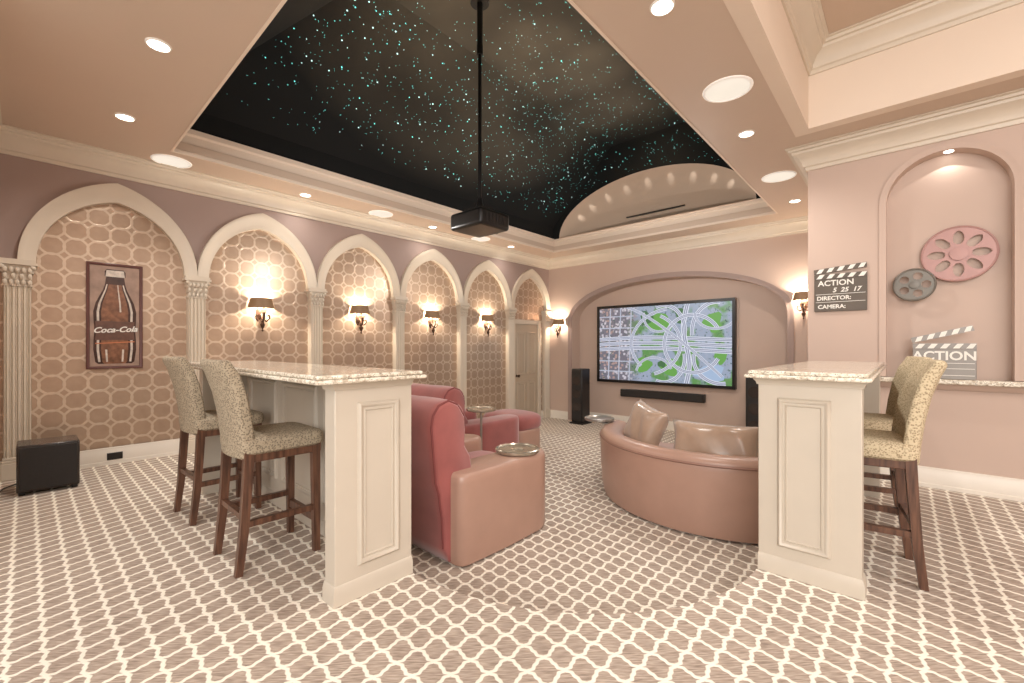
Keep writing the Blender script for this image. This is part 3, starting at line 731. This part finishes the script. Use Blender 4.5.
road([(0.24+0.7*i/20,1-0.9*(i/20)**1.3) for i in range(21)],0.036)
mk('picture_roads',rb,['road','road2'],pic,True,smooth=False)

t=thing('soundbar','long black soundbar mounted on the wall below the big screen','soundbar',(-3.5,8.15,0.25))
bm=NB(); box(bm,-4.33,-2.68,8.1,8.195,0.18,0.33); mk('body',bm,'black',t,True,bevel=0.012)
bm=NB(); box(bm,-4.3,-2.71,8.092,8.1,0.195,0.315); mk('grille',bm,'grille',t,True,bevel=0.003)
def tower(x,y,label):
    t=thing('tower_speaker',label,'speaker',(x,y,Z2),0,'tower speakers flanking the screen')
    bm=NB(); box(bm,-0.13,0.13,-0.15,0.15,0.03,1.13); mk('cabinet',bm,'black',t,bevel=0.015)
    bm=NB(); box(bm,-0.115,0.115,-0.165,-0.15,0.08,1.1); mk('grille',bm,'grille',t,bevel=0.006)
    bm=NB(); box(bm,-0.16,0.16,-0.18,0.18,0.0,0.03); mk('plinth',bm,'black',t,bevel=0.006)
    for z in (0.35,0.62,0.88):
        bm=NB(); lathe(bm,[(0.0,0),(0.085,0.0),(0.09,0.006),(0.075,0.006),(0.02,0.003),(0,0.003)],(0,0,0),24)
        bmesh.ops.rotate(bm,verts=bm.verts,cent=(0,0,0),matrix=Matrix.Rotation(PI/2,3,'X')); bmesh.ops.translate(bm,verts=bm.verts,vec=(0,-0.163,z)); mk('driver',bm,'subtop',t)
tower(-5.03,7.72,'black tower speaker standing left of the big screen'); tower(-1.75,7.72,'black tower speaker right of the screen, behind the curved sofa')

# ---------------------------------------------------------------- sconces
def sconce(loc,rz,label):
    t=thing('wall_sconce',label,'wall lamp',loc,rz,'bronze wall sconces')
    bm=NB(); lathe(bm,[(0.0,0.0),(0.05,0.0),(0.055,0.008),(0.035,0.018),(0.0,0.022)],(0,0,0),20,1,1.7)
    bmesh.ops.rotate(bm,verts=bm.verts,cent=(0,0,0),matrix=Matrix.Rotation(-PI/2,3,'X')); mk('backplate',bm,'bronze',t)
    bm=NB(); tube(bm,[(0,0.02,-0.02),(0,0.06,-0.09),(0,0.10,-0.10),(0,0.12,-0.05),(0,0.12,0.0)],[0.014,0.012,0.012,0.012,0.016],10); mk('arm',bm,'bronze',t)
    for s in (-1,1):
        bm=NB(); tube(bm,[(0,0.05,-0.08),(s*0.05,0.06,-0.11),(s*0.085,0.07,-0.07),(s*0.07,0.08,-0.03),(s*0.045,0.08,-0.045)],[0.010,0.010,0.009,0.008,0.006],8); mk('scroll',bm,'bronze',t)
    bm=NB(); lathe(bm,[(0.003,-0.24),(0.014,-0.225),(0.006,-0.21),(0.02,-0.18),(0.03,-0.15),(0.015,-0.125),(0.02,-0.11),(0.0,-0.1)],(0,0.07,0),14); mk('finial',bm,'bronze',t)
    bm=NB(); lathe(bm,[(0.0,-0.005),(0.035,0.0),(0.045,0.02),(0.04,0.022),(0.012,0.01),(0.012,0.09),(0.0,0.092)],(0,0.12,0),16); mk('candle_cup',bm,'glass',t)
    bm=NB(); rings=[]
    for z,r in ((0.05,0.15),(0.055,0.155),(0.17,0.125),(0.175,0.125),(0.17,0.12),(0.055,0.148)):
        rings.append([Vector((r*math.cos(PI*k/20),0.012+r*math.sin(PI*k/20),z)) for k in range(21)])
    loft(bm,rings+[rings[0]],False,False); mk('shade',bm,'shade',t,ang=50)
    l=bpy.data.lights.new('sconce_lamp','POINT'); l.energy=30; l.color=(1,0.87,0.70); l.shadow_soft_size=0.03
    o=bpy.data.objects.new('sconce_lamp',l); C.objects.link(o); o.parent=t; o.location=(0,0.105,0.12)
sconce((XL-0.04,1.98,1.62),-PI/2,'bronze wall lamp in the second arch, first lamp past the bottle picture')
sconce((XL-0.04,3.31,1.62),-PI/2,'bronze wall lamp in the third arch from the left')
sconce((XL-0.04,4.635,1.62),-PI/2,'bronze wall lamp in the fourth arch from the left')
sconce((XL-0.04,5.95,1.62),-PI/2,'bronze wall lamp in the arch next to the door arch')
sconce((-5.70,YS,1.62),PI,'bronze wall lamp between the door corner and the screen recess')
sconce((-1.15,YS,1.84),PI,'bronze wall lamp right of the screen recess, above the granite bar')

# ---------------------------------------------------------------- poster
t=thing('framed_picture','tall framed picture of a brown cola bottle, hung on the wallpaper','picture',(XL-0.03,0.615,1.5))
py0,py1,pz0,pz1=0.40,0.83,0.97,2.04
P=lambda u,v,h:Vector((XL-0.04+h,u,v))
bm=NB(); rect_frame(bm,P,py0,py1,pz0,pz1,[(0,0),(0,0.03),(0.008,0.034),(0.022,0.03),(0.026,0.02)],False); mk('frame',bm,'frame',t,True)
bm=NB(); quad(bm,[P(py0+0.02,pz0+0.02,0.018),P(py1-0.02,pz0+0.02,0.018),P(py1-0.02,pz1-0.02,0.018),P(py0+0.02,pz1-0.02,0.018)]); pr=mk('print',bm,'posterbrown',t,True,smooth=False)
bp=[(0.0,0.118),(0.02,0.138),(0.15,0.152),(0.25,0.150),(0.35,0.144),(0.45,0.150),(0.55,0.152),(0.64,0.136),(0.72,0.108),(0.78,0.086),(0.84,0.072),(0.92,0.064),(0.925,0.074),(0.975,0.074),(1.0,0.060)]
pc=(py0+py1)/2
def bottle(b,s,h,z0,z1,f0=0,f1=1.0,l=-1,r=1):
    pp=[(w,z0+(z1-z0)*k) for k,w in bp if f0<=k<=f1]
    quad(b,[P(pc+r*w*s,z,h) for w,z in pp]+[P(pc+l*w*s,z,h) for w,z in pp[::-1]])
B0,B1=pz0+0.05,pz1-0.06
b=NB(); bottle(b,1.08,0.0185,B0,B1); mk('bottle_drawing',b,'cola',pr,True,smooth=False)
b=NB(); bottle(b,1.0,0.0188,B0,B1,0,0.9,-0.7,0.66); mk('bottle_body',b,'colamid',pr,True,smooth=False)
for (l_,r_,f0,f1) in ((-0.92,-0.80,0.02,0.9),(0.78,0.9,0.02,0.9),(0.22,0.31,0.5,0.9),(-0.5,-0.4,0.02,0.2),(0.35,0.45,0.02,0.2)):
    b=NB(); bottle(b,1.0,0.0191,B0,B1,f0,f1,l_,r_); mk('bottle_highlight',b,'bottlelight',pr,True,smooth=False)
b=NB(); bottle(b,1.0,0.0192,B0,B1,0.25,0.45); mk('bottle_label',b,'labelmid',pr,True,smooth=False)
b=NB(); quad(b,[P(pc-0.074,B1-0.075,0.0192),P(pc+0.074,B1-0.075,0.0192),P(pc+0.066,B1-0.01,0.0192),P(pc-0.066,B1-0.01,0.0192)]); mk('bottle_cap',b,'bottlelight',pr,True,smooth=False)
b=NB(); quad(b,[P(pc-0.15,B0+0.20,0.0194),P(pc+0.15,B0+0.22,0.0194),P(pc+0.15,B0+0.230,0.0194),P(pc-0.15,B0+0.210,0.0194)]); mk('orange_stroke',b,'orange',pr,True,smooth=False)
RL=Matrix(((0,0,1,0),(1,0,0,0),(0,1,0,0),(0,0,0,1)))
b=NB(); textbm(b,'Coca-Cola',0.078,Matrix.Translation((XL-0.04+0.021,pc,B0+0.345))@RL@Matrix.Rotation(0.06,4,'Z'),0.0005,0.4,0.002); mk('lettering',b,'signlight',pr,True,smooth=False)

# subwoofer, cable, outlets
t=thing('subwoofer','black cube subwoofer on the carpet below the bottle picture','speaker',(-5.4,0.13,0))
bm=NB(); box(bm,-5.58,-5.24,-0.05,0.31,0.025,0.40); mk('cabinet',bm,'subtop',t,True,bevel=0.01)
bm=NB(); box(bm,-5.24,-5.222,-0.035,0.295,0.045,0.385); mk('grille',bm,'grille',t,True,bevel=0.006)
for x in (-5.55,-5.27):
    for y in (-0.02,0.28): bm=NB(); lathe(bm,[(0,0),(0.02,0),(0.02,0.026),(0,0.026)],(x,y,0),10); mk('foot',bm,'black',t,True)
bm=NB(); tube(bm,[(-5.6,0.05,0.12),(-5.72,0.0,0.02),(-5.6,-0.12,0.012),(-5.4,-0.16,0.012),(-5.5,-0.22,0.012),(-5.9,-0.2,0.02)],0.006,8); tag(mk('power_cord',bm,'black'),'thin black cord curling on the carpet beside the black cube speaker','cord')
def outlet(P,u,v,label):
    bm=NB(); rect_frame(bm,P,u-0.06,u+0.06,v-0.035,v+0.035,[(0,0),(0,0.005),(0.006,0.008)]); tag(mk('wall_outlet',bm,'black',smooth=False),label,'outlet')
outlet(lambda u,v,h:Vector((XL-0.003+h,u,v)),0.61,0.08,'dark outlet plate on the baseboard below the bottle picture')
# ---------------------------------------------------------------- projector
t=thing('projector','black projector hanging on a long pole from the star ceiling','projector',(-3.4,3.26,2.52))
bm=NB(); box(bm,-0.24,0.24,-0.22,0.22,-0.09,0.09); mk('body',bm,'black',t,bevel=0.035,seg=4)
bm=NB(); lathe(bm,[(0,0),(0.06,0),(0.07,0.01),(0.07,0.05),(0.05,0.05),(0.045,0.03),(0,0.035)],seg=24)
bmesh.ops.rotate(bm,verts=bm.verts,cent=(0,0,0),matrix=Matrix.Rotation(-PI/2,3,'X')); bmesh.ops.translate(bm,verts=bm.verts,vec=(0,0.215,0.0)); mk('lens',bm,'subtop',t)
bm=NB()
for k in range(6): box(bm,0.236,0.244,-0.14+k*0.05,-0.115+k*0.05,-0.045,0.045)
mk('vent_grille',bm,'grille',t)
bm=NB(); tube(bm,[(0,0,0.16),(0,0,2.37)],0.02,12); tube(bm,[(0,0,1.8),(0,0,1.9)],0.036,12); tube(bm,[(0,0,1.85),(0,0,2.37)],0.032,12); mk('pole',bm,'black',t)
bm=NB(); box(bm,-0.13,0.13,-0.1,0.1,0.125,0.14)
for a in (-0.1,0.1):
    for b_ in (-0.08,0.08): tube(bm,[(a,b_,0.08),(a,b_,0.13)],0.008,8)
tube(bm,[(0,0,0.135),(0,0,0.26)],[0.05,0.025],12); mk('mount_bracket',bm,'black',t)
bm=NB(); lathe(bm,[(0,2.35),(0.1,2.35),(0.1,2.375),(0,2.375)],seg=24); mk('ceiling_plate',bm,'black',t)

# ---------------------------------------------------------------- niche wall objects
t=thing('niche_ledge','speckled granite ledge running along the display niche wall','ledge',(1.0,YN,0.9))
bm=NB(); box(bm,-0.19,3.9,YN-0.10,YN-0.001,0.885,0.925); box(bm,nc-nr+0.003,nc+nr-0.003,YN-0.001,YN+0.125,0.901,0.925); mk('granite_slab',bm,'granite',t,True,bevel=0.008)
bm=NB(); sweep(bm,[(-0.17,YN),(3.9,YN)],[(0,-0.05),(0.02,-0.05),(0.04,-0.03),(0.06,0.0),(0,0)],0.885,1); mk('ledge_moulding',bm,'wall',t,True)
def reel(label,x,z,R,m,kind,y):
    t=thing('film_reel',label,'film reel',(x,y,z)); bm=NB()
    nr_,na=36,216
    def hole(r,a):
        if kind=='petal':
            k=8; w=2*PI/k; aa=(a+w/2)%w-w/2; c=0.6
            if ((r-c)/0.25)**2+((r*math.sin(aa))/0.15)**2<1: return True
        else:
            k=5; w=2*PI/k; aa=(a+w/2)%w-w/2; px=r*math.cos(aa)-0.58; pz=r*math.sin(aa)
            if px*px+pz*pz<0.235**2: return True
        return r<0.07
    V={}
    def g(i,j):
        j%=na
        if (i,j) not in V:
            r=i/nr_; a=2*PI*j/na; V[(i,j)]=bm.verts.new((R*r*math.cos(a),0,R*r*math.sin(a)))
        return V[(i,j)]
    for i in range(2,nr_):
        for j in range(na):
            if not hole((i+0.5)/nr_,2*PI*(j+0.5)/na): bm.faces.new((g(i,j),g(i+1,j),g(i+1,j+1),g(i,j+1)))
    mk('side_plate',bm,m,t,solid=0.008,smooth=False)
    bm=NB()
    tube(bm,[(R*math.cos(2*PI*k/64),0,R*math.sin(2*PI*k/64)) for k in range(65)],0.009,8)
    mk('rim',bm,m,t)
    bm=NB(); lathe(bm,[(0.05*R/0.2,-0.004),(0.05*R/0.2,0.02),(0.02*R/0.2,0.022)],seg=24)
    bmesh.ops.rotate(bm,verts=bm.verts,cent=(0,0,0),matrix=Matrix.Rotation(PI/2,3,'X')); mk('hub',bm,m,t)
reel('large rose coloured metal film reel hung in the display niche',0.325,1.975,0.225,'pinkmetal','petal',YN+0.09)
reel('small grey metal film reel with five round holes, lower left of the pink one',0.05,1.735,0.135,'greymetal','round',YN+0.05)
TR=Matrix(((1,0,0,0),(0,0,-1,0),(0,1,0,0),(0,0,0,1)))
def stick(t,body,ink,w,h,d,mx):
    def T(p): return mx@Vector(p)
    b=NB(); vs=box(b,0,w,-d,0,0,h)
    for v in vs: v.co=T(v.co)
    o=mk('clap_stick',b,body,t)
    n=5; s=w/(n*2); bm1=NB()
    for k in range(n):
        a=k*2*s+s*0.4
        pts=[(a,-d-0.002,0.003),(a+s,-d-0.002,0.003),(min(w,a+s*1.7),-d-0.002,h-0.003),(min(w,a+s*0.7),-d-0.002,h-0.003)]
        loft(bm1,[[T(p) for p in pts],[T((p[0],p[1]+0.002,p[2])) for p in pts]],True,True)
    mk('stripes',bm1,ink,o,smooth=False)
def clapper(label,loc,w,h,body,ink,lines,ang,rules):
    t=thing('clapperboard',label,'clapperboard',loc,0)
    bm=NB(); box(bm,0,w,-0.02,0,0,h); bo=mk('board',bm,body,t,bevel=0.003)
    stick(t,body,ink,w,0.045,0.022,Matrix.Translation((0,0,h+0.001))); stick(t,body,ink,w,0.045,0.022,Matrix.Translation((0,0,h+0.05))@Matrix.Rotation(-ang,4,'Y'))
    for s,size,u,v in lines:
        b=NB(); textbm(b,s,size,Matrix.Translation((u*w,-0.022,v*h))@TR,0.001,0.25 if s[0]=='5' else 0,0.0025 if size>0.09 else 0.0015); mk('lettering',b,ink,bo,smooth=False)
    for v in rules:
        b=NB(); box(b,0.03*w,0.97*w,-0.0225,-0.0205,v*h,v*h+0.004); mk('ruled_line',b,ink,bo,smooth=False)
clapper('dark wall plaque shaped as an open clapperboard reading ACTION, DIRECTOR, CAMERA',(-0.665,YN,1.53),0.40,0.31,'signdark','signlight',[('ACTION',0.072,0.42,0.86),('5  25  17',0.058,0.62,0.64),('DIRECTOR:',0.052,0.38,0.4),('CAMERA:',0.052,0.34,0.14)],math.radians(5),(0.28,0.52))
clapper('grey metal clapperboard reading ACTION standing on the granite ledge',(0.04,YN-0.03,0.926),0.38,0.25,'signgrey','signlight',[('ACTION',0.10,0.5,0.76)],math.radians(15),(0.12,0.34,0.52))

# ---------------------------------------------------------------- fill lights
def area(loc,rot,size,e,col=(1,0.975,0.94),sy=None):
    l=bpy.data.lights.new('fill_lamp','AREA'); l.energy=e; l.size=size; l.color=col
    if sy: l.shape='RECTANGLE'; l.size_y=sy
    o=bpy.data.objects.new('fill_lamp',l); C.objects.link(o); o.location=loc; o.rotation_euler=rot; return o
area((1.8,-2.6,2.7),(math.radians(66),0,math.radians(38)),3.0,240)
area((2.6,2.0,3.7),(0,0,0),1.6,100)
for p,e in (((-3.4,5.4,2.6),60),((-4.3,2.6,2.4),30),((-2.2,6.3,2.2),18)):
    l=bpy.data.lights.new('room_fill','POINT'); l.energy=e; l.color=(1,0.96,0.91); l.shadow_soft_size=0.0  # added point fill without a fixture, brightens the theatre
    o=bpy.data.objects.new('room_fill',l); C.objects.link(o); o.location=p
w=bpy.data.worlds.new('World'); SC.world=w; w.use_nodes=True
w.node_tree.nodes['Background'].inputs[0].default_value=(1.0,0.975,0.95,1); w.node_tree.nodes['Background'].inputs[1].default_value=1.4

# camera
cam=bpy.data.cameras.new('camera'); co=bpy.data.objects.new('camera',cam); C.objects.link(co)
co.location=(0,0,1.2); co.rotation_euler=(PI/2,0,math.radians(42)); cam.sensor_width=36; cam.lens=438/1024*36; cam.shift_y=0.0044; cam.clip_start=0.05
SC.camera=co
